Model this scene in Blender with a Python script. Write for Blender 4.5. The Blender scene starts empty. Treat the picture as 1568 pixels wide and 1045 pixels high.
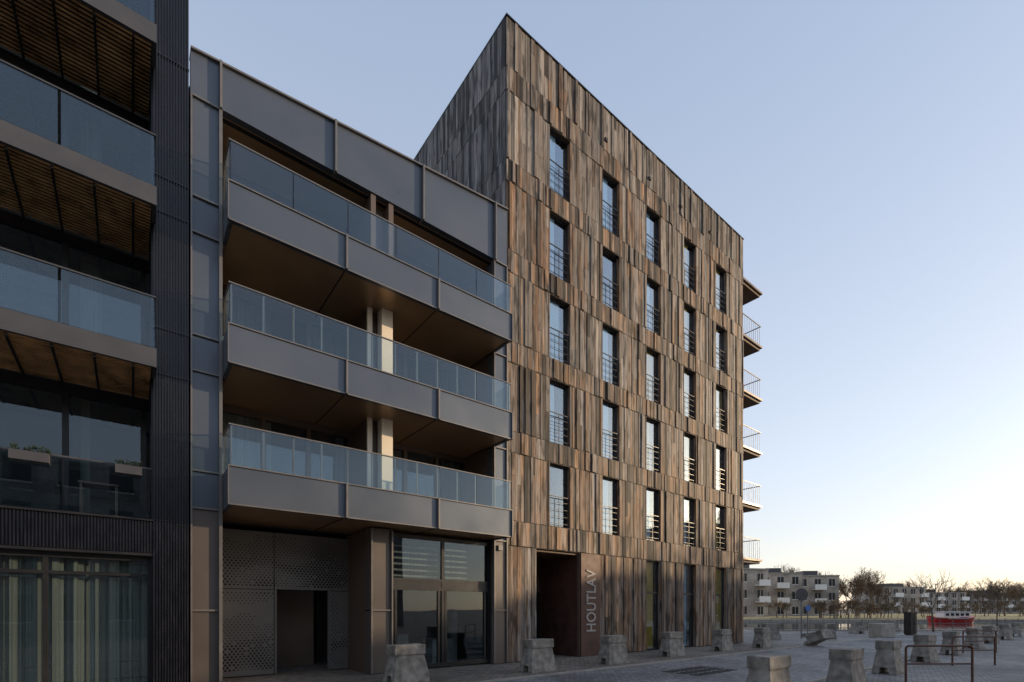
import bpy, bmesh, math, random
from mathutils import Vector, Matrix, noise
random.seed(7)
sc=bpy.context.scene
R=random.random
def U(a,b): return a+(b-a)*random.random()
# ------------------------------------------------------------------ materials
def newmat(n):
    m=bpy.data.materials.new(n); m.use_nodes=True
    nt=m.node_tree; b=nt.nodes['Principled BSDF']; return m,nt,b
def N(nt,t,**k):
    n=nt.nodes.new(t)
    for a,v in k.items(): setattr(n,a,v)
    return n
def mat(n,col,rough=.6,metal=0.,var=.15,scale=3.,bump=.1,bscale=40.,stretch=(1,1,1),spec=.5):
    m,nt,b=newmat(n)
    tc=N(nt,'ShaderNodeTexCoord'); mp=N(nt,'ShaderNodeMapping'); mp.inputs['Scale'].default_value=stretch
    nt.links.new(tc.outputs['Object'],mp.inputs['Vector'])
    nz=N(nt,'ShaderNodeTexNoise'); nz.inputs['Scale'].default_value=scale; nz.inputs['Detail'].default_value=6
    nt.links.new(mp.outputs[0],nz.inputs['Vector'])
    mr=N(nt,'ShaderNodeMapRange'); mr.inputs[1].default_value=.3; mr.inputs[2].default_value=.7
    mr.inputs[3].default_value=1-var; mr.inputs[4].default_value=1+var
    nt.links.new(nz.outputs[0],mr.inputs[0])
    vm=N(nt,'ShaderNodeVectorMath',operation='SCALE'); vm.inputs[0].default_value=col[:3]
    nt.links.new(mr.outputs[0],vm.inputs['Scale']); nt.links.new(vm.outputs[0],b.inputs['Base Color'])
    b.inputs['Metallic'].default_value=metal; b.inputs['Specular IOR Level'].default_value=spec
    mr2=N(nt,'ShaderNodeMapRange'); mr2.inputs[1].default_value=.3; mr2.inputs[2].default_value=.7
    mr2.inputs[3].default_value=max(0,rough-.08); mr2.inputs[4].default_value=min(1,rough+.08)
    nt.links.new(nz.outputs[0],mr2.inputs[0]); nt.links.new(mr2.outputs[0],b.inputs['Roughness'])
    if bump>0:
        n2=N(nt,'ShaderNodeTexNoise'); n2.inputs['Scale'].default_value=bscale; n2.inputs['Detail'].default_value=5
        nt.links.new(mp.outputs[0],n2.inputs['Vector'])
        bp=N(nt,'ShaderNodeBump'); bp.inputs['Strength'].default_value=bump; bp.inputs['Distance'].default_value=.01
        nt.links.new(n2.outputs[0],bp.inputs['Height']); nt.links.new(bp.outputs[0],b.inputs['Normal'])
    return m
def wood_mat(n):
    m,nt,b=newmat(n)
    at=N(nt,'ShaderNodeVertexColor'); at.layer_name='Col'
    tc=N(nt,'ShaderNodeTexCoord'); mp=N(nt,'ShaderNodeMapping'); mp.inputs['Scale'].default_value=(16,16,.8)
    nt.links.new(tc.outputs['Object'],mp.inputs['Vector'])
    nz=N(nt,'ShaderNodeTexNoise'); nz.inputs['Scale'].default_value=1.6; nz.inputs['Detail'].default_value=8; nz.inputs['Roughness'].default_value=.65
    nt.links.new(mp.outputs[0],nz.inputs['Vector'])
    mr=N(nt,'ShaderNodeMapRange'); mr.inputs[1].default_value=.3; mr.inputs[2].default_value=.72; mr.inputs[3].default_value=.4; mr.inputs[4].default_value=1.5
    nt.links.new(nz.outputs[0],mr.inputs[0])
    vm=N(nt,'ShaderNodeVectorMath',operation='SCALE'); nt.links.new(at.outputs[0],vm.inputs[0]); nt.links.new(mr.outputs[0],vm.inputs['Scale'])
    mp4=N(nt,'ShaderNodeMapping'); mp4.inputs['Scale'].default_value=(5,5,.9); nt.links.new(tc.outputs['Object'],mp4.inputs['Vector'])
    n4=N(nt,'ShaderNodeTexNoise'); n4.inputs['Scale'].default_value=1.3; n4.inputs['Detail'].default_value=7; nt.links.new(mp4.outputs[0],n4.inputs['Vector'])
    m4=N(nt,'ShaderNodeMapRange'); m4.inputs[1].default_value=.38; m4.inputs[2].default_value=.5; m4.inputs[3].default_value=.32; m4.inputs[4].default_value=1.
    nt.links.new(n4.outputs[0],m4.inputs[0])
    vm4=N(nt,'ShaderNodeVectorMath',operation='SCALE'); nt.links.new(vm.outputs[0],vm4.inputs[0]); nt.links.new(m4.outputs[0],vm4.inputs['Scale'])
    mp2=N(nt,'ShaderNodeMapping'); mp2.inputs['Scale'].default_value=(3,3,.5); nt.links.new(tc.outputs['Object'],mp2.inputs['Vector'])
    n3=N(nt,'ShaderNodeTexNoise'); n3.inputs['Scale'].default_value=1.; n3.inputs['Detail'].default_value=5; nt.links.new(mp2.outputs[0],n3.inputs['Vector'])
    m3=N(nt,'ShaderNodeMapRange'); m3.inputs[1].default_value=.4; m3.inputs[2].default_value=.62; m3.inputs[3].default_value=0.05; m3.inputs[4].default_value=.8
    nt.links.new(n3.outputs[0],m3.inputs[0])
    mx=N(nt,'ShaderNodeMix',data_type='RGBA'); nt.links.new(m3.outputs[0],mx.inputs[0]); nt.links.new(vm4.outputs[0],mx.inputs[6])
    hs=N(nt,'ShaderNodeHueSaturation'); hs.inputs['Saturation'].default_value=.3; hs.inputs['Value'].default_value=.95
    nt.links.new(vm4.outputs[0],hs.inputs['Color']); nt.links.new(hs.outputs[0],mx.inputs[7])
    nt.links.new(mx.outputs[2],b.inputs['Base Color'])
    b.inputs['Roughness'].default_value=.7; b.inputs['Specular IOR Level'].default_value=.3
    bp=N(nt,'ShaderNodeBump'); bp.inputs['Strength'].default_value=.4; bp.inputs['Distance'].default_value=.01
    nt.links.new(nz.outputs[0],bp.inputs['Height']); nt.links.new(bp.outputs[0],b.inputs['Normal'])
    return m
def glass_mat(n,base=.08,mul=1.,tint=(.75,.82,.85),bump=True):
    m=bpy.data.materials.new(n); m.use_nodes=True; nt=m.node_tree
    for x in list(nt.nodes):
        if x.type!='OUTPUT_MATERIAL': nt.nodes.remove(x)
    out=[x for x in nt.nodes][0]
    tr=N(nt,'ShaderNodeBsdfTransparent'); tr.inputs[0].default_value=(*tint,1)
    gl=N(nt,'ShaderNodeBsdfGlossy'); gl.inputs['Roughness'].default_value=.015; gl.inputs[0].default_value=(.82,.91,1,1)
    lw=N(nt,'ShaderNodeLayerWeight'); lw.inputs[0].default_value=.5
    pw=N(nt,'ShaderNodeMath',operation='POWER'); pw.inputs[1].default_value=2.6; nt.links.new(lw.outputs['Facing'],pw.inputs[0])
    ma=N(nt,'ShaderNodeMath',operation='MULTIPLY_ADD'); ma.use_clamp=True; ma.inputs[1].default_value=mul; ma.inputs[2].default_value=base
    nt.links.new(pw.outputs[0],ma.inputs[0])
    if bump:
        tc=N(nt,'ShaderNodeTexCoord'); nz=N(nt,'ShaderNodeTexNoise'); nz.inputs['Scale'].default_value=.9; nz.inputs['Detail'].default_value=0; nt.links.new(tc.outputs['Object'],nz.inputs['Vector'])
        bp=N(nt,'ShaderNodeBump'); bp.inputs['Strength'].default_value=.05; bp.inputs['Distance'].default_value=.04
        nt.links.new(nz.outputs[0],bp.inputs['Height']); nt.links.new(bp.outputs[0],gl.inputs['Normal'])
    mx=N(nt,'ShaderNodeMixShader'); nt.links.new(ma.outputs[0],mx.inputs[0]); nt.links.new(tr.outputs[0],mx.inputs[1]); nt.links.new(gl.outputs[0],mx.inputs[2])
    nt.links.new(mx.outputs[0],out.inputs[0]); return m
def brick_mat(n,c1,c2,mortar,scale,rot=0.,rough=.75,bw=.5,rh=.25):
    m,nt,b=newmat(n)
    tc=N(nt,'ShaderNodeTexCoord'); mp=N(nt,'ShaderNodeMapping'); mp.inputs['Rotation'].default_value=(0,0,rot)
    nt.links.new(tc.outputs['Object'],mp.inputs['Vector'])
    br=N(nt,'ShaderNodeTexBrick'); br.inputs['Color1'].default_value=(*c1,1); br.inputs['Color2'].default_value=(*c2,1); br.inputs['Mortar'].default_value=(*mortar,1)
    br.inputs['Scale'].default_value=scale; br.inputs['Mortar Size'].default_value=.025; br.inputs['Brick Width'].default_value=bw; br.inputs['Row Height'].default_value=rh
    nt.links.new(mp.outputs[0],br.inputs['Vector'])
    nz=N(nt,'ShaderNodeTexNoise'); nz.inputs['Scale'].default_value=.35; nz.inputs['Detail'].default_value=8; nt.links.new(tc.outputs['Object'],nz.inputs['Vector'])
    mr=N(nt,'ShaderNodeMapRange'); mr.inputs[1].default_value=.3; mr.inputs[2].default_value=.7; mr.inputs[3].default_value=.5; mr.inputs[4].default_value=1.45
    nt.links.new(nz.outputs[0],mr.inputs[0])
    n5=N(nt,'ShaderNodeTexNoise'); n5.inputs['Scale'].default_value=5; n5.inputs['Detail'].default_value=3; nt.links.new(tc.outputs['Object'],n5.inputs['Vector'])
    m5=N(nt,'ShaderNodeMapRange'); m5.inputs[1].default_value=.3; m5.inputs[2].default_value=.7; m5.inputs[3].default_value=.65; m5.inputs[4].default_value=1.3; nt.links.new(n5.outputs[0],m5.inputs[0])
    mm=N(nt,'ShaderNodeMath',operation='MULTIPLY'); nt.links.new(mr.outputs[0],mm.inputs[0]); nt.links.new(m5.outputs[0],mm.inputs[1])
    vm=N(nt,'ShaderNodeVectorMath',operation='SCALE'); nt.links.new(br.outputs[0],vm.inputs[0]); nt.links.new(mm.outputs[0],vm.inputs['Scale'])
    nt.links.new(vm.outputs[0],b.inputs['Base Color']); b.inputs['Roughness'].default_value=rough
    bp=N(nt,'ShaderNodeBump'); bp.inputs['Strength'].default_value=.6; bp.inputs['Distance'].default_value=.012; bp.invert=True
    nt.links.new(br.outputs['Fac'],bp.inputs['Height']); nt.links.new(bp.outputs[0],b.inputs['Normal'])
    return m
M={}
M['wood']=wood_mat('weathered_wood')
M['core']=mat('timber_core',(.10,.06,.035),.7,var=.4,scale=8,stretch=(8,8,1))
M['ledge']=mat('ledge_timber',(.03,.022,.018),.8,var=.3,scale=8)
M['grey']=mat('grey_metal',(.09,.105,.13),.34,.4,var=.10,scale=.6,bump=0)
M['greyb']=mat('warm_reflection_metal',(.105,.09,.083),.4,.3,var=.09,scale=.8,bump=0)  # lower pilaster panels: brownish reflection put into the colour
M['greyedge']=mat('metal_edge',(.16,.15,.145),.4,.4,var=.1,bump=0)
M['bronze']=mat('bronze_soffit',(.42,.27,.15),.38,.5,var=.15,scale=.8,bump=0)
M['brown']=mat('brown_metal',(.13,.095,.075),.42,.35,var=.1,scale=1,bump=0)
M['column']=mat('pale_column',(.72,.64,.52),.45,.0,var=.06,scale=1,bump=0)  # sunlight on the column strips is put into this pale colour
M['dark']=mat('dark_frame',(.018,.018,.02),.4,.2,var=.1,bump=0)
M['joint']=mat('dark_joint',(.01,.01,.01),.9,bump=0)
M['black']=mat('black_cladding',(.012,.013,.019),.36,.2,var=.3,scale=4,bump=.15,bscale=20,stretch=(3,3,.6))
M['fascia']=mat('balcony_fascia',(.07,.07,.077),.5,.3,var=.12,scale=2,bump=0)
M['glass']=glass_mat('window_glass',base=.16,mul=1.1)
M['glassd']=glass_mat('shaded_glass',base=.05,mul=.8)
M['rail']=glass_mat('rail_glass',base=.055,mul=.65,tint=(.84,.91,.93),bump=False)
M['curtain']=mat('curtain',(.33,.3,.24),.9,var=.4,scale=2,stretch=(9,9,.05),bump=.3,bscale=3)
M['ycurtain']=mat('yellow_curtain',(.95,.55,.06),.9,var=.15,scale=2,stretch=(9,9,.1),bump=0)
M['wcurtain']=mat('white_curtain',(.6,.72,.85),.9,var=.12,scale=2,stretch=(9,9,.1),bump=0)
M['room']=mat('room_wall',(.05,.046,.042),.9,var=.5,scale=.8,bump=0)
M['slat']=mat('bronze_slats',(.75,.44,.2),.32,.4,var=.5,scale=2.5,bump=0)
M['corten']=mat('corten_panel',(.075,.037,.028),.6,.2,var=.35,scale=2.5)
M['perf']=mat('perforated_metal',(.15,.145,.135),.45,.3,var=.1,scale=1,bump=0)
M['conc']=mat('block_concrete',(.21,.195,.175),.85,var=.55,scale=5,bump=.6,bscale=30)
M['concw']=mat('wall_concrete',(.28,.26,.23),.85,var=.25,scale=3)
M['white']=mat('white_paint',(.7,.7,.68),.5,var=.06)
M['letter']=mat('letter_white',(.30,.28,.27),.6,var=.1)
M['rust']=mat('rust_steel',(.10,.045,.03),.6,.3,var=.3,scale=8)
M['steel']=mat('galv_steel',(.13,.13,.135),.5,.5,var=.1)
M['bark']=mat('bark',(.07,.055,.042),.9,var=.3,scale=5)
M['twig']=mat('twigs',(.15,.11,.075),.9,var=.3,scale=2,bump=0)
M['grass']=mat('grass_bank',(.20,.18,.08),.95,var=.4,scale=1.5,bump=.5)
M['leaf']=mat('planter_leaves',(.03,.045,.02),.7,var=.4)
M['asph']=brick_mat('road_clinkers',(.25,.242,.245),(.17,.167,.172),(.07,.068,.068),2.6,0)
M['water']=mat('canal_water',(.02,.03,.035),.08,var=.1,bump=.25,bscale=1.2)
M['brickbg']=brick_mat('pale_brick',(.36,.29,.23),(.32,.25,.2),(.3,.27,.24),4)
M['brickopp']=brick_mat('brown_brick',(.22,.14,.1),(.18,.11,.08),(.25,.22,.2),4)
M['pave']=brick_mat('clinker_paving',(.25,.23,.22),(.17,.16,.15),(.07,.065,.06),2.4,math.radians(38.15))
M['pave2']=brick_mat('sidewalk_slabs',(.22,.19,.155),(.155,.135,.115),(.06,.052,.044),2.4,0,bw=.5,rh=.25)
M['red']=mat('red_paint',(.45,.03,.025),.35,var=.05,bump=0)
M['signback']=mat('sign_back',(.06,.06,.065),.5,.2,bump=0)
M['blue']=mat('sign_blue',(.03,.12,.4),.4,bump=0)
# ------------------------------------------------------------------ builders
FACES=[(0,3,2,1),(4,5,6,7),(0,1,5,4),(1,2,6,5),(2,3,7,6),(3,0,4,7)]
def B(x0,x1,y0,y1,z0,z1):
    return [(x0,y0,z0),(x1,y0,z0),(x1,y1,z0),(x0,y1,z0),(x0,y0,z1),(x1,y0,z1),(x1,y1,z1),(x0,y1,z1)]
def mk(name,hexes,m,parent=None,cols=None,bevel=0):
    v=[];f=[]
    for h in hexes:
        o=len(v); v+=h; f+=[tuple(i+o for i in q) for q in FACES]
    me=bpy.data.meshes.new(name); me.from_pydata(v,[],f)
    if cols:
        ca=me.color_attributes.new('Col','FLOAT_COLOR','CORNER'); data=[]
        for c in cols: data+=list((*c,1.))*24
        ca.data.foreach_set('color',data)
    me.materials.append(m if not isinstance(m,str) else M[m])
    ob=bpy.data.objects.new(name,me); sc.collection.objects.link(ob)
    if parent: ob.parent=parent
    if bevel:
        bv=ob.modifiers.new('bv','BEVEL'); bv.width=bevel; bv.segments=2; bv.limit_method='ANGLE'
    return ob
def empty(name,loc=(0,0,0),rz=0):
    e=bpy.data.objects.new(name,None); e.location=loc; e.rotation_euler=(0,0,rz); sc.collection.objects.link(e); return e
def quad(name,pts,m,parent=None):
    me=bpy.data.meshes.new(name); me.from_pydata(pts,[],[tuple(range(len(pts)))]); me.materials.append(M[m])
    ob=bpy.data.objects.new(name,me); sc.collection.objects.link(ob)
    if parent: ob.parent=parent
    return ob
TH=math.radians(38.15); A=(-.18,15.04,0)
# ================================================================== TIMBER BUILDING
T=empty('timber_clad_building',A,TH)
LEN=14.74; H=19.95; DEP=12.
cols5=[1.77,4.37,6.96,9.57,12.17]
rows=[4.42+2.79*i for i in range(5)]
WH=2.12
bands=[]; bands.append((0.02,3.64,'g'))
for i,z in enumerate(rows):
    bands.append((3.64 if i==0 else rows[i-1]+WH, z,'s')); bands.append((z,z+WH,'w'))
bands.append((rows[-1]+WH,18.44,'s')); bands.append((18.44,H,'t'))
def opens(kind):
    if kind=='w': return [(c,c+1.0) for c in cols5]
    if kind=='g': return [(1.22,4.22),(6.96,7.96),(9.57,10.57),(12.17,13.17)]
    return []
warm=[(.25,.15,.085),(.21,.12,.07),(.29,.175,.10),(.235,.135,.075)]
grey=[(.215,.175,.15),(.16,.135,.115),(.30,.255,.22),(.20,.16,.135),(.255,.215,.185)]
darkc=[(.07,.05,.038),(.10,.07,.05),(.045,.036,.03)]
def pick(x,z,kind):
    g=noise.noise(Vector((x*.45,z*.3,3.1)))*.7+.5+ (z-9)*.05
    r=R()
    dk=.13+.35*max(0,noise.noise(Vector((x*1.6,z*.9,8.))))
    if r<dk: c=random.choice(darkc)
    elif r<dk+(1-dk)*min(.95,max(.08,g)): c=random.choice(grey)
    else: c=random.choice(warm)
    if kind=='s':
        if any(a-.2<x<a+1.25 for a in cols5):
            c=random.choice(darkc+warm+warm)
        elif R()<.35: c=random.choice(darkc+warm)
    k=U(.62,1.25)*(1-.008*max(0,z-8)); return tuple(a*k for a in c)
hx=[];cc=[]
for z0,z1,kind in bands:
    op=opens(kind); x=0.0
    while x<LEN-.01:
        w=random.choice([.085,.11,.13,.15,.18])*U(.9,1.1)
        x1=min(x+w,LEN)
        if LEN-x1<.05: x1=LEN
        hit=None
        for a,b in op:
            if x<b-1e-4 and x1>a+1e-4: hit=(a,b)
        if hit:
            a,b=hit
            if x<a-.02: x1=a
            else: x=b; continue
        p=U(.010,.036)
        if R()<.14: p+=.035
        if kind=='s' and z0<18: p+=.012
        e0=U(0,.012); e1=U(0,.012)
        if z1-z0>1.2 and R()<.25:
            zm=U(z0+.4,z1-.4)
            hx.append(B(x+.005,x1-.005,-p,.03,z0+.008+e0,zm-.003)); cc.append(pick(x,z0,kind))
            hx.append(B(x+.005,x1-.005,-p-.004,.03,zm+.003,z1-.008-e1)); cc.append(pick(x,z1,kind))
        else:
            hx.append(B(x+.005,x1-.005,-p,.03,z0+.008+e0,z1-.008-e1)); cc.append(pick(x,z0,kind))
        x=x1
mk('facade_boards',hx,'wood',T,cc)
hx=[];cc=[]
for z0,z1,kind in bands:
    if z1<9: continue
    y=.03
    while y<DEP:
        w=random.choice([.1,.13,.16,.2])*U(.9,1.1); y1=min(y+w,DEP); p=U(.01,.03)
        hx.append(B(-p,.03,y+.004,y1-.004,z0+.006,z1-.006))
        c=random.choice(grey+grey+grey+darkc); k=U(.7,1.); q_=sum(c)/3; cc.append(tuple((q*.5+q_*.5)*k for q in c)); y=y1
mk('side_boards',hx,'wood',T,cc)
hx=[]
for z0,z1,kind in bands[1:]:
    hx.append(B(-.01,LEN+.01,-.03,.03,z0-.012,z0+.007))
mk('ledges',hx,'ledge',T)
hx=[]
for z0,z1,kind in bands:
    op=opens(kind); x=.031
    for a,b in op+[(LEN,LEN)]:
        if a>x: hx.append(B(x,min(a,LEN),.031,.45,z0,z1))
        x=b
hx.append(B(.031,.3,.45,DEP,0,H)); hx.append(B(LEN-.3,LEN,.45,DEP,0,H)); hx.append(B(.3,LEN-.3,DEP-.3,DEP,0,H))
hx.append(B(.3,LEN-.3,.45,DEP-.3,19.6,19.8))
for z in [3.7]+[r-.3 for r in rows[1:]]: hx.append(B(.3,LEN-.3,.45,DEP-.3,z,z+.2))
mk('wall_core',hx,'core',T)
hx=[];cc=[]
for z0,z1,kind in bands:
    if kind=='s': continue
    for a,b in opens(kind):
        if b-a>2: continue
        hx+= [B(b-.025,b,-.03,.3,z0,z1),B(a,a+.025,-.03,.3,z0,z1),B(a+.025,b-.025,-.03,.3,z1-.02,z1-.001)]
        cc+=[(.22,.12,.06),(.16,.09,.05),(.07,.05,.035)]  # last tone puts the lintel's underside shade into the colour
mk('jamb_liners',hx,'wood',T,cc)
mk('roof_edge',[B(-.03,LEN+.03,-.06,.2,H,H+.04),B(-.03,.2,.2,DEP,H,H+.04),B(LEN-.2,LEN+.03,.2,DEP,H,H+.04)],'dark',T)
mk('facade_vents',[B(x,x+.12,-.08,0,18.75,18.87) for x in (4.5,7.1,9.3,11.6)],'joint',T)
fr=[];gl=[];ycur=[];wc=[];rl=[];rm=[]
def window(a,b,z0,z1,ci,juliet=True):
    y=.11
    fr.extend([B(a+.026,a+.07,y,y+.08,z0,z1-.021),B(b-.07,b-.026,y,y+.08,z0,z1-.021),B(a+.07,b-.07,y,y+.08,z1-.065,z1-.021),B(a+.07,b-.07,y,y+.08,z0,z0+.06)])
    if not juliet: fr.append(B(a+.07,b-.07,y,y+.08,2.3,2.38))
    gl.append(B(a+.07,b-.07,y+.035,y+.045,z0+.06,z1-.065))
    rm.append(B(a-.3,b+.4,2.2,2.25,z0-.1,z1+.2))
    r=R()
    if ci>=2:
        if r<.85: ycur.append(B(a+.072,a+U(.45,.92),.17,.175,z0+.07,z1-.07))
        else: wc.append(B(a+.072,a+.5,.17,.175,z0+.07,z1-.07))
    else:
        if r<.85: wc.append(B(a+.072,a+U(.35,.65),.17,.175,z0+.07,z1-.07))
    if juliet:
        for k in range(4): rl.append(B(a+.03,b-.03,.02,.03,z0+.12+k*.24,z0+.132+k*.24))
        rl.append(B(a+.03,b-.03,.01,.035,z0+1.02,z0+1.045))
        for xx in (a+.03,(a+b)/2,b-.05): rl.append(B(xx,xx+.015,.033,.05,z0+.0,z0+1.02))
for z in rows:
    for ci,c in enumerate(cols5): window(c,c+1,z,z+WH,ci)
for ci,c in zip((2,3,4),cols5[2:]): window(c,c+1,.02,3.64,ci,False)
mk('window_frames',fr,'dark',T); mk('window_glass',gl,'glass',T); mk('yellow_curtains',ycur,'ycurtain',T); mk('white_curtains',wc,'wcurtain',T)
mk('juliet_railings',rl,'dark',T); mk('room_backs',rm,'room',T)
mk('entrance_walls',[B(3.2,3.249,-.0,2.0,0,3.62),B(1.0,3.2,2.0,2.1,0,3.62),B(1.17,1.219,.46,2.0,0,3.62)],'brown',T)
mk('entrance_ceiling',[B(1.22,3.2,.05,2.0,3.55,3.6)],'core',T)
mk('entrance_door',[B(1.5,2.4,1.93,1.999,0.02,2.3),B(2.45,3.1,1.95,1.999,.3,2.3)],'dark',T)
mk('entrance_wall_panels',[B(3.16,3.199,.05+.49*k,.05+.49*k+.48,.03,3.5) for k in range(4)],'corten',T)
mk('sign_panel',[B(3.25,4.22,-.06,.3,0.0,3.62)],'corten',T)
tx=bpy.data.curves.new('lettering','FONT'); tx.body='HOUTLAV'; tx.size=.46; tx.extrude=.012; tx.offset=.006
tx.space_character=1.06
to=bpy.data.objects.new('lettering',tx); sc.collection.objects.link(to); to.parent=T
to.matrix_local=Matrix(((0,-1.45,0,3.96),(0,0,-1,-.075),(1,0,0,.85),(0,0,0,1))); tx.materials.append(M['letter'])
hx=[];sf=[];rp=[]
for i,z in enumerate([4.15,6.95,9.72,12.5,15.25,18.05]):
    hx.append(B(LEN,16.8,-.02,5,z,z+.1)); sf.append(B(LEN,16.7,.08,4.9,z-.12,z-.002))
    sf.append(B(LEN+.01,16.25,1.3,1.5,z-.45,z-.122))
    sf.append(B(LEN+.01,16.4,2.6,3.0,z-.5,z-.122))
    if i<5:
        rp.append(B(LEN,16.75,.03,.06,z+1.12,z+1.16)); rp.append(B(16.72,16.75,.06,4.9,z+1.12,z+1.16))
        xx=LEN+.1
        while xx<16.8: rp.append(B(xx,xx+.012,.035,.047,z+.1,z+1.12)); xx+=.22
        yy=.2
        while yy<4.9: rp.append(B(16.73,16.742,yy,yy+.012,z+.1,z+1.12)); yy+=.22
mk('balcony_slabs',hx,'brown',T); mk('balcony_soffits',sf,'core',T); mk('balcony_railings',rp,'steel',T)
# ================================================================== GREY BUILDING
G=empty('grey_metal_building',A,TH)
FL=[3.74,6.56,9.40]; X0=-8.16;X1=0.0; PF=-.03
def roofz(x): return 13.08+(x+8.16)/8.16*.83
pn=[];pb=[];ed=[]
segs=[(0.02,1.62),(1.65,3.73)]+[(3.76,4.5),(4.53,6.55),(6.58,7.29),(7.32,9.39),(9.42,10.13),(10.16,12.18)]
for a,b in segs:
    q=pb if b<3.8 else pn
    q.append(B(X0,-7.66,PF,.3,a,b)); q.append(B(-.5,-.02,PF,.3,a,b))
    if b<3.8: pb.append(B(-4.35,-3.76,PF,.3,a,b))
for z in [1.635,3.745,4.515,6.565,7.305,9.405,10.145,12.19]:
    ed.append(B(X0,-7.6,-.08,.0,z-.018,z+.018)); ed.append(B(-.5,-.01,-.08,.0,z-.018,z+.018))
    if z<2: ed.append(B(-4.35,-3.76,-.08,0,z-.018,z+.018))
mk('pilaster_panels',pn,'grey',G); mk('plinth_panels',pb,'greyb',G)
for (a,b) in [(X0,-7.66),(-7.6,-5.27),(-5.22,-2.93),(-2.88,-.52),(-.47,-.02)]:
    pn2=[(a,-.06,12.21),(b,-.06,12.21),(b,.1,12.21),(a,.1,12.21),(a,-.06,roofz(a)),(b,-.06,roofz(b)),(b,.1,roofz(b)),(a,.1,roofz(a))]
    mk('parapet_panel',[pn2],'grey',G)
for x in (-7.63,-5.245,-2.905,-.495): ed.append(B(x-.022,x+.022,-.17,.09,12.15,roofz(x)+.01))
ed.append([(X0,-.12,roofz(X0)),(X1,-.12,roofz(X1)),(X1,.2,roofz(X1)),(X0,.2,roofz(X0)),(X0,-.12,roofz(X0)+.04),(X1,-.12,roofz(X1)+.04),(X1,.2,roofz(X1)+.04),(X0,.2,roofz(X0)+.04)])
ed.append(B(-7.66,-7.60,-.12,.02,0.02,12.15)); ed.append(B(X0-.0,X0+.03,-.1,-.04,0.02,12.15)); ed.append(B(-.52,-.485,-.1,.02,0.02,12.15))
ed.append(B(-.04,-.005,-.09,-.035,0.02,12.15)); ed.append(B(-3.8,-3.76,-.1,-.035,.02,3.7)); ed.append(B(-4.35,-4.31,-.1,-.035,.02,3.7))
mk('fins_and_edges',ed,'greyedge',G)
mk('roof_mass',[B(X0,X1-.05,.25,11,12.3,12.6),B(-7.6,-.5,.12,.24,12.2,13.0),B(X0,X0+.2,.3,11,0,12.3),B(-.3,-.05,.3,11,0,12.3),B(X0+.2,-.3,10.7,11,0,12.3)],'dark',G)
fas=[];sof=[];fl=[];rg=[];rp=[];dj=[];cap=[];bw=[];gf=[];gg=[];cu=[];rmm=[];colm=[]
BX0,BX1=-7.59,-.46
for i,z in enumerate(FL):
    t=z+.77
    for a_,b_ in ((BX0,-5.274),(-5.226,-2.894),(-2.846,BX1)): fas.append(B(a_,b_,-.85,-.77,z,t))
    fas+= [B(BX0,BX0+.08,-.77,-.0,z,t),B(BX1-.08,BX1,-.77,-.035,z,t)]
    sof.append(B(BX0+.08,BX1-.08,-.77,1.6,z+.03,z+.1)); fl.append(B(BX0+.08,BX1-.08,-.77,1.6,z+.1,z+.35))
    for x in (-5.25,-2.87): cap.append(B(x-.022,x+.022,-.93,-.78,z,t+.01)); dj.append(B(x-.012,x+.012,-.77,1.5,z+.02,z+.029))
    cap.append(B(BX0-.01,BX1+.01,-.88,-.74,t,t+.025)); cap.append(B(BX0-.01,BX1+.01,-.875,-.852,z-.0,z+.03)); cap.append(B(BX1-.0,BX1+.025,-.9,-.78,z,t))
    cap.append(B(BX0-.02,BX0,-.9,-.80,z,t))
    g0=t+.03; g1=t+.83
    n=6
    for k in range(n):
        a=BX0+.03+(BX1-BX0-.06)*k/n; b=BX0+.03+(BX1-BX0-.06)*(k+1)/n
        rg.append(B(a+.008,b-.008,-.84,-.828,g0,g1))
    rg.append(B(BX0+.02,BX0+.032,-.82,-.02,g0,g1)); rg.append(B(BX1-.032,BX1-.02,-.82,-.04,g0,g1))
    rp.append(B(BX0+.0,BX1,-.85,-.815,g1,g1+.025)); rp.append(B(BX0+.01,BX0+.04,-.815,-.03,g1,g1+.025))
    if i<2:
        for k in range(2*n+1):
            a=BX0+.05+(BX1-BX0-.1)*k/(2*n); rp.append(B(a-.018,a+.018,-.815,-.775,t+.0,g1))
lev=[(FL[0]+.35,FL[1]+.03),(FL[1]+.35,FL[2]+.03),(FL[2]+.35,12.2)]
for i,(a,b) in enumerate(lev):
    if i<2:
        bw.append(B(-4.33,-4.2,.25,1.6,a,b)); colm.append(B(-4.02,-3.72,.02,.3,a,b)); bw.append(B(-4.2,-4.02,.35,1.6,a,b)); bw.append(B(-4.02,-3.72,.3,1.6,a,b)); colm.append(B(-4.33,-4.2,.2,.25,a,b))
    else:
        bw.append(B(-4.33,-4.2,-.02,1.6,a,b)); bw.append(B(-3.85,-3.72,-.02,1.6,a,b)); bw.append(B(-4.2,-3.85,.3,1.6,a,b))
    bw.append(B(-7.66,-7.58,.3,1.6,a,b)); bw.append(B(-.5,-.42,.3,1.6,a,b))
    for (p,q) in [(-7.58,-4.33),(-3.72,-.5)]:
        gf.append(B(p,q,1.5,1.62,b-.18,b)); gf.append(B(p,q,1.5,1.62,a,a+.08))
        nn=3
        for k in range(nn+1):
            xx=p+(q-p)*k/nn; gf.append(B(max(p,xx-.05),min(q,xx+.05),1.48,1.6,a+.08,b-.18))
        gg.append(B(p,q,1.55,1.56,a+.08,b-.18))
        cu.append(B(p+.1,p+U(.5,1.3),1.7,1.72,a,b)); cu.append(B(q-U(.3,1.),q-.1,1.7,1.72,a,b))
        rmm.append(B(p-.1,q+.1,4.5,4.6,a,b))
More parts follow.
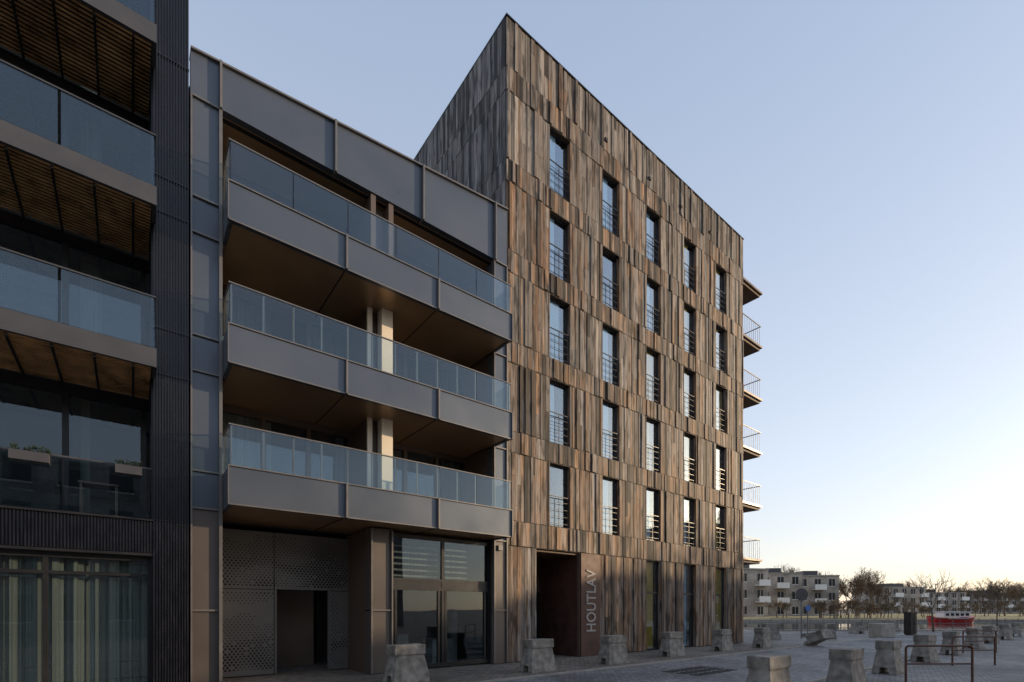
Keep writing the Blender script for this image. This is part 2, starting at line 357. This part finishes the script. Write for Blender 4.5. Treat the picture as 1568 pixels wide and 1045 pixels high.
mk('balcony_fascias',fas,'grey',G); mk('balcony_soffits',sof,'bronze',G); mk('balcony_floors',fl,'brown',G)
mk('soffit_joints',dj,'joint',G); mk('balcony_fins',cap,'greyedge',G); mk('glass_railings',rg,'rail',G); mk('rail_posts',rp,'greyedge',G)
mk('loggia_columns',bw,'brown',G); mk('column_faces',colm,'column',G); mk('loggia_ceiling',[B(-7.6,-.5,.1,1.62,12.201,12.29)],'bronze',G)
mk('loggia_frames',gf,'brown',G); mk('loggia_glass',gg,'glassd',G); mk('loggia_curtains',cu,'curtain',G); mk('loggia_rooms',rmm,'room',G)
mk('floor_plates',[B(X0+.2,-.3,1.63,10.7,z+.0,z+.3) for z in FL],'room',G)
mk('gate_panels',[B(-7.7,-6.25,1.5,1.56,.03,3.6),B(-6.245,-4.87,1.5,1.56,2.17,3.6),B(-4.865,-4.36,1.5,1.56,.03,3.6),B(-6.245,-6.2,1.47,1.56,.03,2.165),B(-4.92,-4.875,1.47,1.56,.03,2.165)],'perf',G)
mk('recess_walls',[B(-4.355,-4.32,.301,1.6,0,3.7),B(-7.66,-7.6,.301,1.6,0,3.7),B(-6.3,-4.8,3.2,3.3,0,3.7)],'brown',G)
mk('gate_joints',[B(-7.66,-4.37,1.492,1.499,2.15,2.168),B(-6.262,-6.247,1.49,1.499,2.17,3.6)],'joint',G)
me=bpy.data.meshes.new('perforations'); v=[];f=[]
zz=.18; r_=0
while zz<3.5:
    xx=-7.6+(.045 if r_%2 else 0)
    while xx<-4.4:
        ins=(-6.28<xx<-4.84 and zz<2.2)
        nn=noise.noise(Vector((xx*1.1,zz*1.3,1.)))
        big= math.sin(zz*3.1+nn*3)+nn
        if not ins and (abs(zz-2.16)>.05) and big>-.8 and R()<.95:
            rad=.016+.014*max(0,min(1,big))
            o=len(v)
            for k in range(6): v.append((xx+rad*math.cos(k*1.0472),1.497,zz+rad*math.sin(k*1.0472)))
            f.append(tuple(range(o+5,o-1,-1)))
        xx+=.09
    zz+=.065; r_+=1
me.from_pydata(v,[],f); me.materials.append(M['joint']); po=bpy.data.objects.new('perforations',me); sc.collection.objects.link(po); po.parent=G
sf=[];sg=[]
a,b=-3.755,-.52; y=.12
for x in (a,-2.2,b-.09): sf.append(B(x,x+.09,y,y+.1,.05,3.68))
for z0,z1 in ((.05,.16),(2.18,2.28),(2.42,2.5),(3.58,3.68)):
    for p,q in ((a+.09,-2.2),(-2.11,b-.09)): sf.append(B(p,q,y,y+.1,z0,z1))
for p in (-3.62,-2.32,-2.09,-.74): sf.append(B(p,p+.07,y+.005,y+.09,.16,2.18))
sg.append(B(a+.09,b-.09,y+.04,y+.05,.16,2.18)); sg.append(B(a+.09,b-.09,y+.04,y+.05,2.5,3.58))
for p,q in ((a+.09,-2.2),(-2.11,b-.09)): sf.append(B(p,q,y+.01,y+.09,2.28,2.42))
mk('shopfront_frames',sf,'dark',G); mk('shopfront_glass',sg,'glassd',G); mk('shop_interior',[B(-4.2,-.3,5,5.1,0,3.7)],'room',G)
bl=[B(p,q,.3,.31,2.55+.16*k,2.60+.16*k) for k in range(6) for p,q in ((-3.6,-2.25),(-2.05,-1.2))]
mk('shop_blinds',bl,'curtain',G)
mk('shop_furniture',[B(-3.2,-2.5,1.6,2.2,.0,.9),B(-1.9,-1.2,1.2,1.9,0,.75),B(-1.1,-.9,1.4,1.6,0,1.6)],'concw',G)
mk('facade_lamp',[B(-.36,-.2,-.1,-.035,3.45,3.6)],'steel',G)
# ================================================================== BLACK BUILDING
K=empty('black_clad_building',A,TH)
KX=-20.
hx=[B(-8.77,-8.19,-.06,1.3,0,18)]
x=-8.77
while x<-8.21: hx.append(B(x,x+.022,-.095,-.06,0.01,18)); x+=.046
y=-.03
while y<1.2: hx.append(B(-8.8,-8.77,y,y+.03,0.01,18)); y+=.062
mk('ribbed_pier',hx,'black',K)
mk('pier_joints',[B(-8.79,-8.185,-.1,-.04,z,z+.025) for z in (3.4,6.3,7.2,9.5,10.2,12.6,)],'black',K)
hx=[B(KX,-8.77,-.05,.3,2.75,3.38)]
x=KX
while x<-8.8: hx.append(B(x,x+.022,-.085,-.05,2.76,3.37)); x+=.046
mk('ribbed_band',hx,'black',K)
mk('band_edge',[B(KX,-8.77,-.12,.3,3.381,3.42),B(KX,-8.77,-.08,.3,2.70,2.749)],'dark',K)
fs=[];sl=[];fr=[];gl=[];gd=[];rg=[];cu=[];rm=[];rp=[];fb=[];bm_=[]
levels=[6.18,9.21,12.24,15.27]
for z in levels:
    fs.append(B(KX,-8.74,-.66,-.6,z,z+.35)); fs.append(B(-8.8,-8.74,-.6,-.11,z,z+.35)); fb.append(B(KX,-8.81,-.6,1.25,z+.1,z+.33))
    yy=-.57
    while yy<1.2: sl.append(B(KX,-8.82,yy,yy+.035,z-.0,z+.02)); yy+=.095
    x=-9.1
    while x>KX:
        bm_.append(B(x,x+.035,-.58,1.2,z-.05,z-.001)); x-=.55
    x=-8.76
    while x>KX:
        rg.append(B(x-1.3,x-.02,-.64,-.628,z+.37,z+1.3)); x-=1.32
    rp.append(B(KX,-8.75,-.655,-.615,z+1.3,z+1.325)); rp.append(B(-8.78,-8.75,-.61,-.11,z+1.3,z+1.325)); rg.append(B(-8.775,-8.765,-.6,-.11,z+.37,z+1.3))
    rp.append(B(KX,-8.75,-.668,-.661,z-.002,z+.03))
def backwall(y,z0,z1):
    x=-8.85
    k=0
    while x>KX:
        fr.append(B(x-.1,x,y,y+.12,z0,z1)); x-=1.25; k+=1
        if k%2: cu.append(B(x+.15,x+U(.3,.6),y+.5,y+.52,z0+.1,z1-.1))
    fr.append(B(KX,-8.8,y-.01,y+.12,z1-.2,z1)); fr.append(B(KX,-8.8,y-.01,y+.12,z0,z0+.1))
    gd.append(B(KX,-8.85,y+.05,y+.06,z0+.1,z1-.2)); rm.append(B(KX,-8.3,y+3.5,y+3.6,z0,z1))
backwall(1.26,6.51,9.2);backwall(1.26,9.54,12.25);backwall(1.26,12.57,15.3);backwall(1.26,3.44,6.18)
x=-8.79
while x>KX: rg.append(B(x-1.28,x-.03,-.02,-.008,3.45,4.4)); x-=1.3
rp.append(B(KX,-8.8,-.03,.01,4.4,4.43)); fb.append(B(KX,-8.81,.301,1.25,3.3,3.42))
x=-8.79
while x>KX:
    fr.append(B(x-.07,x,.1,.2,.05,2.7)); x-=1.5
fr.append(B(KX,-8.8,.09,.2,2.6,2.7)); fr.append(B(KX,-8.8,.09,.2,2.3,2.36)); fr.append(B(KX,-8.8,.09,.2,0.02,.12))
gd.append(B(KX,-8.8,.14,.15,.12,2.6))
hxc=[]
x=-8.85
while x>KX:
    d=.05*math.sin(x*23)+.02*math.sin(x*61); hxc.append(B(x-.05,x,.3+d,.32+d,.05,2.62)); x-=.05
mk('ground_curtains',hxc,'curtain',K)
mk('balcony_fascias',fs,'fascia',K); mk('bronze_slat_soffits',sl,'slat',K); mk('soffit_battens',bm_,'dark',K); mk('balcony_slabs',fb,'dark',K); mk('window_frames',fr,'dark',K)
mk('window_glass',gd,'glassd',K); mk('glass_railings',rg,'rail',K); mk('rail_caps',rp,'fascia',K); mk('curtains',cu,'curtain',K); mk('rooms',rm,'room',K)
mk('building_mass',[B(KX,-8.2,4.95,11,0,18),B(KX,-8.2,1.3,11,17.5,18),B(-8.4,-8.2,1.3,5,0,17.5)],'black',K)
bf=[B(-9.9,-9.3,.3,.8,4.05,4.09)]+[B(x,x+.04,y_,y_+.04,3.43,4.05) for x in(-9.88,-9.36) for y_ in (.32,.74)]
mk('balcony_table',bf,'brown',K)
pl=[];lf=[]
for a,b in ((-10.75,-10.25),(-9.35,-8.95)):
    pl.append(B(a,b,-.22,-.035,4.22,4.38))
    for k in range(60):
        x=U(a,b);y=U(-.2,-.05);z=4.38+U(0,.08);s=.015; lf.append([(x-s,y,z),(x+s,y-s,z+.01),(x+s,y+s,z+.02),(x-s,y+s,z),(x-s*.5,y,z+.04),(x+s*.6,y,z+.05),(x+s*.4,y+s,z+.05),(x,y+s,z+.04)])
mk('planter_boxes',pl,'fascia',K); mk('planter_leaves',lf,'leaf',K)
# ================================================================== GROUND
gnd=quad('ground',[(-1500,-1500,0),(3000,-1500,0),(3000,3000,0),(-1500,3000,0)],'pave')
def strip(name,x0,x1,y0,y1,z,m):
    e=quad(name,[(x0,y0,z),(x1,y0,z),(x1,y1,z),(x0,y1,z)],m); e.location=(A[0],A[1],0); e.rotation_euler=(0,0,TH); return e
strip('sidewalk',-25,16,-2.75,2,.004,'pave2')
kb=mk('kerb',[B(-25+1.0*k,-25+1.0*k+.992,-2.9,-2.755,-.05,.03) for k in range(56)],'concw'); kb.location=A; kb.rotation_euler=(0,0,TH)
strip('road',-25,34,-7.3,-2.92,.004,'asph')
kb=mk('kerb',[B(-25+1.0*k,-25+1.0*k+.992,-7.45,-7.305,-.05,.03) for k in range(58)],'concw'); kb.location=A; kb.rotation_euler=(0,0,TH)
hx=[]
for i in range(9):
    for j in range(3): hx.append(B(2.0+i*.22,2.0+i*.22+.12,-5.3+j*.4,-5.3+j*.4+.3,.0,.012))
dg=mk('drain_grate',hx,'joint'); dg.location=A; dg.rotation_euler=(0,0,TH)
quad('canal_water',[(20,38,.006),(300,38,.006),(300,66,.006),(20,66,.006)],'water')
quad('grass_bank',[(20,66.3,.3),(300,66.3,.3),(300,120,.6),(20,120,.6)],'grass')
mk('quay_wall',[B(20,300,66,66.3,0,.35),B(19.7,300,37.6,38,0,.1),B(19.7,20,38,66,0,.1)],'concw')
# footbridge over the canal
FB=empty('footbridge',(78,37,0),math.radians(-8))
mk('deck',[B(-1.3,1.3,-3,33,1.15,1.4)],'concw',FB); mk('piers',[B(-1,1,y_,y_+.5,0,1.15) for y_ in (2,11,20,28)],'concw',FB)
mk('railings',[B(sx_,sx_+.05,-3,33,2.35,2.42) for sx_ in (-1.28,1.2)]+[B(sx_,sx_+.04,-3+.8*k,-2.96+.8*k,1.4,2.35) for sx_ in (-1.28,1.2) for k in range(45)],'steel',FB)
# ================================================================== CONCRETE BLOCKS
def block_mesh(sd):
    rn=random.Random(sd)
    bm=bmesh.new()
    prof=[(-.27,0),(-.11,0),(-.085,.17),(.085,.17),(.11,0),(.27,0),(.25,.12),(.175,.62),(.2,.645),(.2,.86),(-.2,.86),(-.2,.645),(-.175,.62),(-.25,.12)]
    def len_at(z): return .46-.10*min(1,z/.62) if z<.63 else .395
    l=[];r=[]
    for y,z in prof:
        h=len_at(z); l.append(bm.verts.new((-h+rn.uniform(-.012,.012),y+rn.uniform(-.008,.008),z))); r.append(bm.verts.new((h+rn.uniform(-.012,.012),y+rn.uniform(-.008,.008),z+(rn.uniform(-.01,.01) if z>.1 else 0))))
    n=len(prof)
    bm.faces.new(l[::-1]); bm.faces.new(r)
    for i in range(n): bm.faces.new((l[i],l[(i+1)%n],r[(i+1)%n],r[i]))
    bmesh.ops.recalc_face_normals(bm,faces=bm.faces)
    me=bpy.data.meshes.new('concrete_block'); bm.to_mesh(me); me.materials.append(M['conc']); return me
bmes=[block_mesh(i) for i in range(4)]
def blk(X,Y,rz=0,s=1.):
    o=bpy.data.objects.new('concrete_block',random.choice(bmes)); o.location=(X,Y,0); o.rotation_euler=(0,0,TH+rz+random.choice([0,math.pi])); o.scale=(s,s,s)
    sc.collection.objects.link(o); bv=o.modifiers.new('b','BEVEL'); bv.width=.022; bv.segments=2; bv.limit_method='ANGLE'
    return o
for X,Y in [(-2.4,11.1),(.70,13.1),(3.11,15.0),(5.71,17.4),(8.45,19.6),(10.95,21.3)]: blk(X,Y,U(-.06,.06))
for X,Y in [(4.48,8.5),(6.86,10.0),(9.8,12.7),(13.2,15.6),(16.2,18.),(19.9,21.),(23.5,24),(27.3,27),(31.,30)]: blk(X,Y,U(-.1,.1))
for X,Y in [(14.6,27.5),(18.2,27.8),(24,34),(28,36)]: blk(X,Y,U(-1,1))
o=blk(13.6,22.4,.6,1.05); o.rotation_euler=(math.radians(70),0,.5); o.location.z=.27
o=mk('stone_block',[B(-.55,.55,-.4,.4,0,.85)],'concw',bevel=.04); o.location=(21.9,28.9,0); o.rotation_euler=(0,0,.3)
o=mk('utility_cabinet',[B(-.38,.38,-.2,.2,.08,1.42),B(-.41,.41,-.23,.23,1.42,1.5),B(-.35,.35,-.17,.17,0,.08),B(-.01,.01,-.215,-.2,.1,1.4),B(.05,.09,-.225,-.2,.7,.85)],'dark'); o.location=(25.8,31.6,0); o.rotation_euler=(0,0,.5)
# ------------------------------------------------------------ tubes
def tube(name,paths,r,m,parent=None,loc=(0,0,0),rz=0):
    cu=bpy.data.curves.new(name,'CURVE'); cu.dimensions='3D'; cu.bevel_depth=r; cu.bevel_resolution=2
    for p in paths:
        s=cu.splines.new('POLY'); s.points.add(len(p)-1)
        for i,q in enumerate(p): s.points[i].co=(*q,1)
    cu.materials.append(M[m]); ob=bpy.data.objects.new(name,cu); ob.location=loc; ob.rotation_euler=(0,0,rz); sc.collection.objects.link(ob)
    if parent: ob.parent=parent
    return ob
def hoop(X,Y,w,rz):
    e=empty('bicycle_hoop',(X,Y,0),rz); h=.85
    arc=[(0,0,0),(0,0,h-.06),(.02,0,h-.02),(.06,0,h),(w-.06,0,h),(w-.02,0,h-.02),(w,0,h-.06),(w,0,0)]
    tube('hoop_frame',[arc],.024,'rust',e); tube('cross_bar',[[(0,0,.45),(w,0,.45)]],.018,'rust',e)
hoop(8.72,10.8,1.5,.02); hoop(13.0,14.4,1.4,.1); hoop(17.2,18.6,1.4,.1)
def sign(X,Y,h,m,rz=0,r=.3):
    e=empty('traffic_sign',(X,Y,0),rz)
    tube('post',[[(0,0,0),(0,0,h+r*.9)]],.032,'steel',e)
    bm=bmesh.new(); bmesh.ops.create_cone(bm,cap_ends=True,segments=32,radius1=r,radius2=r,depth=.02)
    bmesh.ops.rotate(bm,verts=bm.verts,matrix=Matrix.Rotation(math.pi/2,3,'X')); bmesh.ops.translate(bm,verts=bm.verts,vec=(0,-.045,h+.0))
    me=bpy.data.meshes.new('disc'); bm.to_mesh(me); me.materials.append(M[m]); d=bpy.data.objects.new('disc',me); sc.collection.objects.link(d); d.parent=e
    mk('bracket',[B(-.2,.2,-.033,.03,h-.02,h+.02)],'steel',e)
sign(16.6,28,2.52,'signback',r=.36); sign(19.7,32.5,1.75,'blue',.2,.2)
fp=[]
for k in range(60):
    fp.append([(k*1.0,0,0),(k*1.0,0,1.0)])
fp+= [[(0,0,1.0),(59,0,1.0)],[(0,0,.6),(59,0,.6)],[(0,0,.25),(59,0,.25)]]
tube('quay_railing',fp,.02,'steel',None,(19.9,37.5,0),0)
# ------------------------------------------------------------ trees
def tree_mesh(name,h,seed,depth=6,spread=.5,tw=.012,tr=.12,m='bark'):
    rnd=random.Random(seed); v=[];f=[]
    def seg(p,q,r0,r1):
        d=(q-p).normalized(); a=d.orthogonal().normalized(); b=d.cross(a); o=len(v)
        for (c,r) in ((p,r0),(q,r1)):
            for k in range(4):
                an=k*math.pi/2; v.append(tuple(c+a*math.cos(an)*r+b*math.sin(an)*r))
        for k in range(4): f.append((o+k,o+(k+1)%4,o+4+(k+1)%4,o+4+k))
    def grow(p,d,l,r,lv):
        q=p
        n=3 if lv>1 else 2
        for i in range(n):
            d=(d+Vector((rnd.uniform(-1,1),rnd.uniform(-1,1),rnd.uniform(-.4,.7)))*.13).normalized()
            q2=q+d*l/n; r2=max(tw,r*(1-.25/n*1.2)); seg(q,q2,r,r2); q=q2; r=r2
            if lv<depth and lv>0 and i<n-1 and rnd.random()<.75:
                dd=(d+Vector((rnd.uniform(-1,1),rnd.uniform(-1,1),rnd.uniform(-.3,.6)))*spread*1.6).normalized()
                grow(q,dd,l*rnd.uniform(.5,.75),max(tw,r*.5),lv+1)
        if lv<depth:
            for k in range(rnd.choice([2,3,3]) if lv<2 else 2):
                dd=(d+Vector((rnd.uniform(-1,1),rnd.uniform(-1,1),rnd.uniform(-.2,.6)))*spread*1.25).normalized()
                grow(q,dd,l*rnd.uniform(.62,.85),max(tw,r*.62),lv+1)
    grow(Vector((0,0,0)),Vector((0,0,1)),h*.3,tr,0)
    zm=max(p[2] for p in v); k=h/zm; v=[(a*k,b*k,c*k) for a,b,c in v]
    me=bpy.data.meshes.new(name); me.from_pydata(v,[],f); me.materials.append(M[m]); return me
def put(name,me,X,Y,s=1,rz=0,parent=None,z=0):
    o=bpy.data.objects.new(name,me); o.location=(X,Y,z); o.rotation_euler=(0,0,rz); o.scale=(s,s,s); sc.collection.objects.link(o)
    if parent: o.parent=parent
    return o
t1=tree_mesh('bare_tree',4.7,3,5,.45,.006,.06); t2=tree_mesh('bare_tree',4.7,11,5,.42,.006,.06)
put('bare_tree',t1,31.1,36,1,0); put('bare_tree',t2,36.6,36.8,.9,1)
far=[tree_mesh('tree',10,s,6,.6,.018,.2,'twig') for s in (21,22,23)]
dt=empty('distant_trees')
rr=random.Random(5)
def row(px0,px1,Z,h,n):
    for i in range(n):
        px=px0+(px1-px0)*(i+rr.random()*.8)/n; z=Z*rr.uniform(.95,1.08)
        put('tree',rr.choice(far),(px-784)/747*z,z,h/10*rr.uniform(.8,1.15),rr.uniform(0,6),dt)
row(1290,1360,100,9.5,6); row(1200,1290,118,12,5); row(1365,1480,150,9.5,7); row(1480,1640,155,10.5,11); row(1510,1640,95,7.5,6)
def sloc(s,y): return (A[0]+s*math.cos(TH)-y*math.sin(TH),A[1]+s*math.sin(TH)+y*math.cos(TH))
for s_,y_,k_ in ((52,-24,1.4),(57,-24,1.6),(62,-24,1.45),(68,-24,1.6)):
    X_,Y_=sloc(s_,y_); put('bare_tree',far[int(s_)%3],X_,Y_,k_,s_)  # unseen trees, added to break up the cast shadow's edge
bsh=[tree_mesh('bush',1.9,s,5,1.3,.012,.05,'twig') for s in (31,32)]
hd=empty('bushes')
for i in range(46):
    px=rr.uniform(1190,1420); z=rr.uniform(69,80); put('bush',rr.choice(bsh),(px-784)/747*z,z,rr.uniform(.8,1.6),rr.uniform(0,6),hd,.3)
for i in range(30):
    px=rr.uniform(1400,1640); z=rr.uniform(84,95); put('bush',rr.choice(bsh),(px-784)/747*z,z,rr.uniform(.8,1.6),rr.uniform(0,6),hd,.4)
def lampp(X,Y):
    e=empty('street_lamp',(X,Y,0)); tube('post',[[(0,0,0),(0,0,5.2),(.0,0,5.6)]],.05,'steel',e); mk('lamp_head',[B(-.35,.35,-.12,.12,5.6,5.7)],'steel',e)
lampp(66,76); lampp(87,95)
# ------------------------------------------------------------ background buildings
def bgb(name,X0_,X1_,Y0_,dep,h,rz=0,bal=True,fl=3):
    e=empty(name,(X0_,Y0_,0),rz); w=X1_-X0_
    mk('walls',[B(0,w,0,dep,0,h)],'brickbg',e); mk('roof_edge',[B(-.1,w+.1,-.1,dep+.1,h,h+.25)],'concw',e)
    mk('roof_penthouse',[B(w*.25,w*.6,1.5,dep-1,h+.25,h+1.2)],'fascia',e)
    wn=[];bl_=[];wf=[]
    fh=h/fl; n=max(2,int(w/2.4))
    for i in range(fl):
        for k in range(n):
            x=w*(k+.5)/n; z=i*fh+.8
            wn.append(B(x-.55,x+.55,-.03,-.005,z,z+1.4)); wf.append(B(x-.62,x+.62,-.06,-.031,z-.08,z)); wf.append(B(x-.02,x+.02,-.05,-.031,z,z+1.4))
            if bal and k%3==1 and i>0: bl_+= [B(x-1.1,x+1.1,-1.2,-.07,z-.75,z-.6),B(x-1.1,x+1.1,-1.2,-1.14,z-.6,z+.3)]
        for k in range(3):
            y=dep*(k+.5)/3; wn.append(B(-.03,-.005,y-.5,y+.5,i*fh+.8,i*fh+2.1))
    mk('windows',wn,'dark',e); mk('window_trim',wf,'white',e)
    if bl_: mk('balconies',bl_,'white',e)
    return e
bgb('brick_apartment_block',38.5,45.0,84,12,8.6,math.radians(12))
bgb('brick_apartment_block',46.5,54.5,92,10,8.4,math.radians(-4))
bgb('brick_apartment_block',56,64.,96,10,8.2,math.radians(-4))
bgb('brick_apartment_block',95,107,125,10,7.3,math.radians(5))
bgb('brick_apartment_block',116,136,145,10,6.6,math.radians(3))
bgb('brick_apartment_block',148,175,165,10,7.0,math.radians(-3))
# red canal boat
e=empty('canal_boat',(52,58,0),math.radians(2))
bm=bmesh.new()
st=[(-2.6,.15,.95),(-2.2,.7,.75),(-1,.9,.7),(1.6,.9,.7),(2.4,.75,.8),(2.7,.4,.9)]
ring=[]
for x_,w_,h_ in st: ring.append([bm.verts.new((x_,-w_,h_)),bm.verts.new((x_*.97,-w_*.6,0)),bm.verts.new((x_*.97,w_*.6,0)),bm.verts.new((x_,w_,h_))])
for a_,b_ in zip(ring,ring[1:]):
    for k in range(4): bm.faces.new((a_[k],a_[(k+1)%4],b_[(k+1)%4],b_[k]))
bm.faces.new(ring[0][::-1]); bm.faces.new(ring[-1]); bmesh.ops.recalc_face_normals(bm,faces=bm.faces)
me=bpy.data.meshes.new('hull'); bm.to_mesh(me); me.materials.append(M['red']); o=bpy.data.objects.new('hull',me); o.parent=e; sc.collection.objects.link(o)
mk('cabin',[B(-1.2,2.0,-.6,.6,.76,1.35),B(-1.3,2.1,-.68,.68,1.35,1.42)],'white',e,bevel=.03)
mk('cabin_windows',[B(-1.0+.6*k,-.6+.6*k,-.62,-.601,.95,1.22) for k in range(5)],'dark',e)
mk('rubbing_strake',[B(-1,1.6,-.93,-.9,.58,.66)],'white',e)
def opp(name,x0,x1,y0,y1,h):
    e=empty(name,A,TH); mk('walls',[B(x0,x1,y0,y1,0,h)],'brickopp',e); wn=[];wt=[]
    x=x0+1
    while x<x1-2:
        z=.9
        while z+1.8<h: wn.append(B(x,x+1.3,y1,y1+.03,z,z+1.7)); wt.append(B(x-.08,x+1.38,y1,y1+.06,z-.1,z)); z+=3
        x+=2.6
    mk('windows',wn,'dark',e); mk('sills',wt,'white',e); mk('cornice',[B(x0-.2,x1+.2,y0-.2,y1+.2,h,h+.3)],'concw',e)
opp('brick_apartment_block',-45,12,-42,-32,12)  # unseen block behind the camera, added for window reflections
opp('brick_apartment_block',53.5,100,-36,-25,13.8)  # unseen block, added and sized to shade the lower timber front
# ================================================================== LIGHT
AZ=math.radians(79); EL=math.radians(11.5)
sd=Vector((math.sin(AZ)*math.cos(EL),math.cos(AZ)*math.cos(EL),math.sin(EL)))
l=bpy.data.lights.new('sun','SUN'); l.energy=5.; l.angle=math.radians(.5); l.color=(1,.74,.46)
so=bpy.data.objects.new('sun',l); so.rotation_euler=sd.to_track_quat('Z','Y').to_euler(); sc.collection.objects.link(so)
w=bpy.data.worlds.new('World'); sc.world=w; w.use_nodes=True; nt=w.node_tree
sk=nt.nodes.new('ShaderNodeTexSky'); sk.sky_type='NISHITA'; sk.sun_disc=False; sk.sun_elevation=EL; sk.sun_rotation=AZ
sk.air_density=1.; sk.dust_density=1.2; sk.ozone_density=1.5
bg=nt.nodes['Background']; bg.inputs[1].default_value=.08
nt.links.new(sk.outputs[0],bg.inputs[0])
# high thin haze veil added on top of the clear sky: pale at the horizon, bluer overhead
tc=nt.nodes.new('ShaderNodeTexCoord'); sx=nt.nodes.new('ShaderNodeSeparateXYZ'); nt.links.new(tc.outputs['Generated'],sx.inputs[0])
cr=nt.nodes.new('ShaderNodeValToRGB'); nt.links.new(sx.outputs['Z'],cr.inputs[0])
cr.color_ramp.elements[0].position=0.; cr.color_ramp.elements[0].color=(.66,.58,.55,1)
cr.color_ramp.elements[1].position=.9; cr.color_ramp.elements[1].color=(.29,.37,.52,1)
e2=cr.color_ramp.elements.new(.25); e2.color=(.56,.59,.66,1)
bg2=nt.nodes.new('ShaderNodeBackground'); nt.links.new(cr.outputs[0],bg2.inputs[0]); bg2.inputs[1].default_value=.98
ad=nt.nodes.new('ShaderNodeAddShader'); nt.links.new(bg.outputs[0],ad.inputs[0]); nt.links.new(bg2.outputs[0],ad.inputs[1])
nt.links.new(ad.outputs[0],nt.nodes['World Output'].inputs[0])
cam=bpy.data.cameras.new('camera'); co=bpy.data.objects.new('camera',cam); sc.collection.objects.link(co); sc.camera=co
co.location=(0,0,1.65); co.rotation_euler=(math.pi/2,0,0); cam.lens=17.15; cam.sensor_width=36; cam.shift_y=.2624; cam.clip_end=5000; cam.clip_start=.1
sc.view_settings.view_transform='Standard'; sc.view_settings.look='None'; sc.view_settings.exposure=0
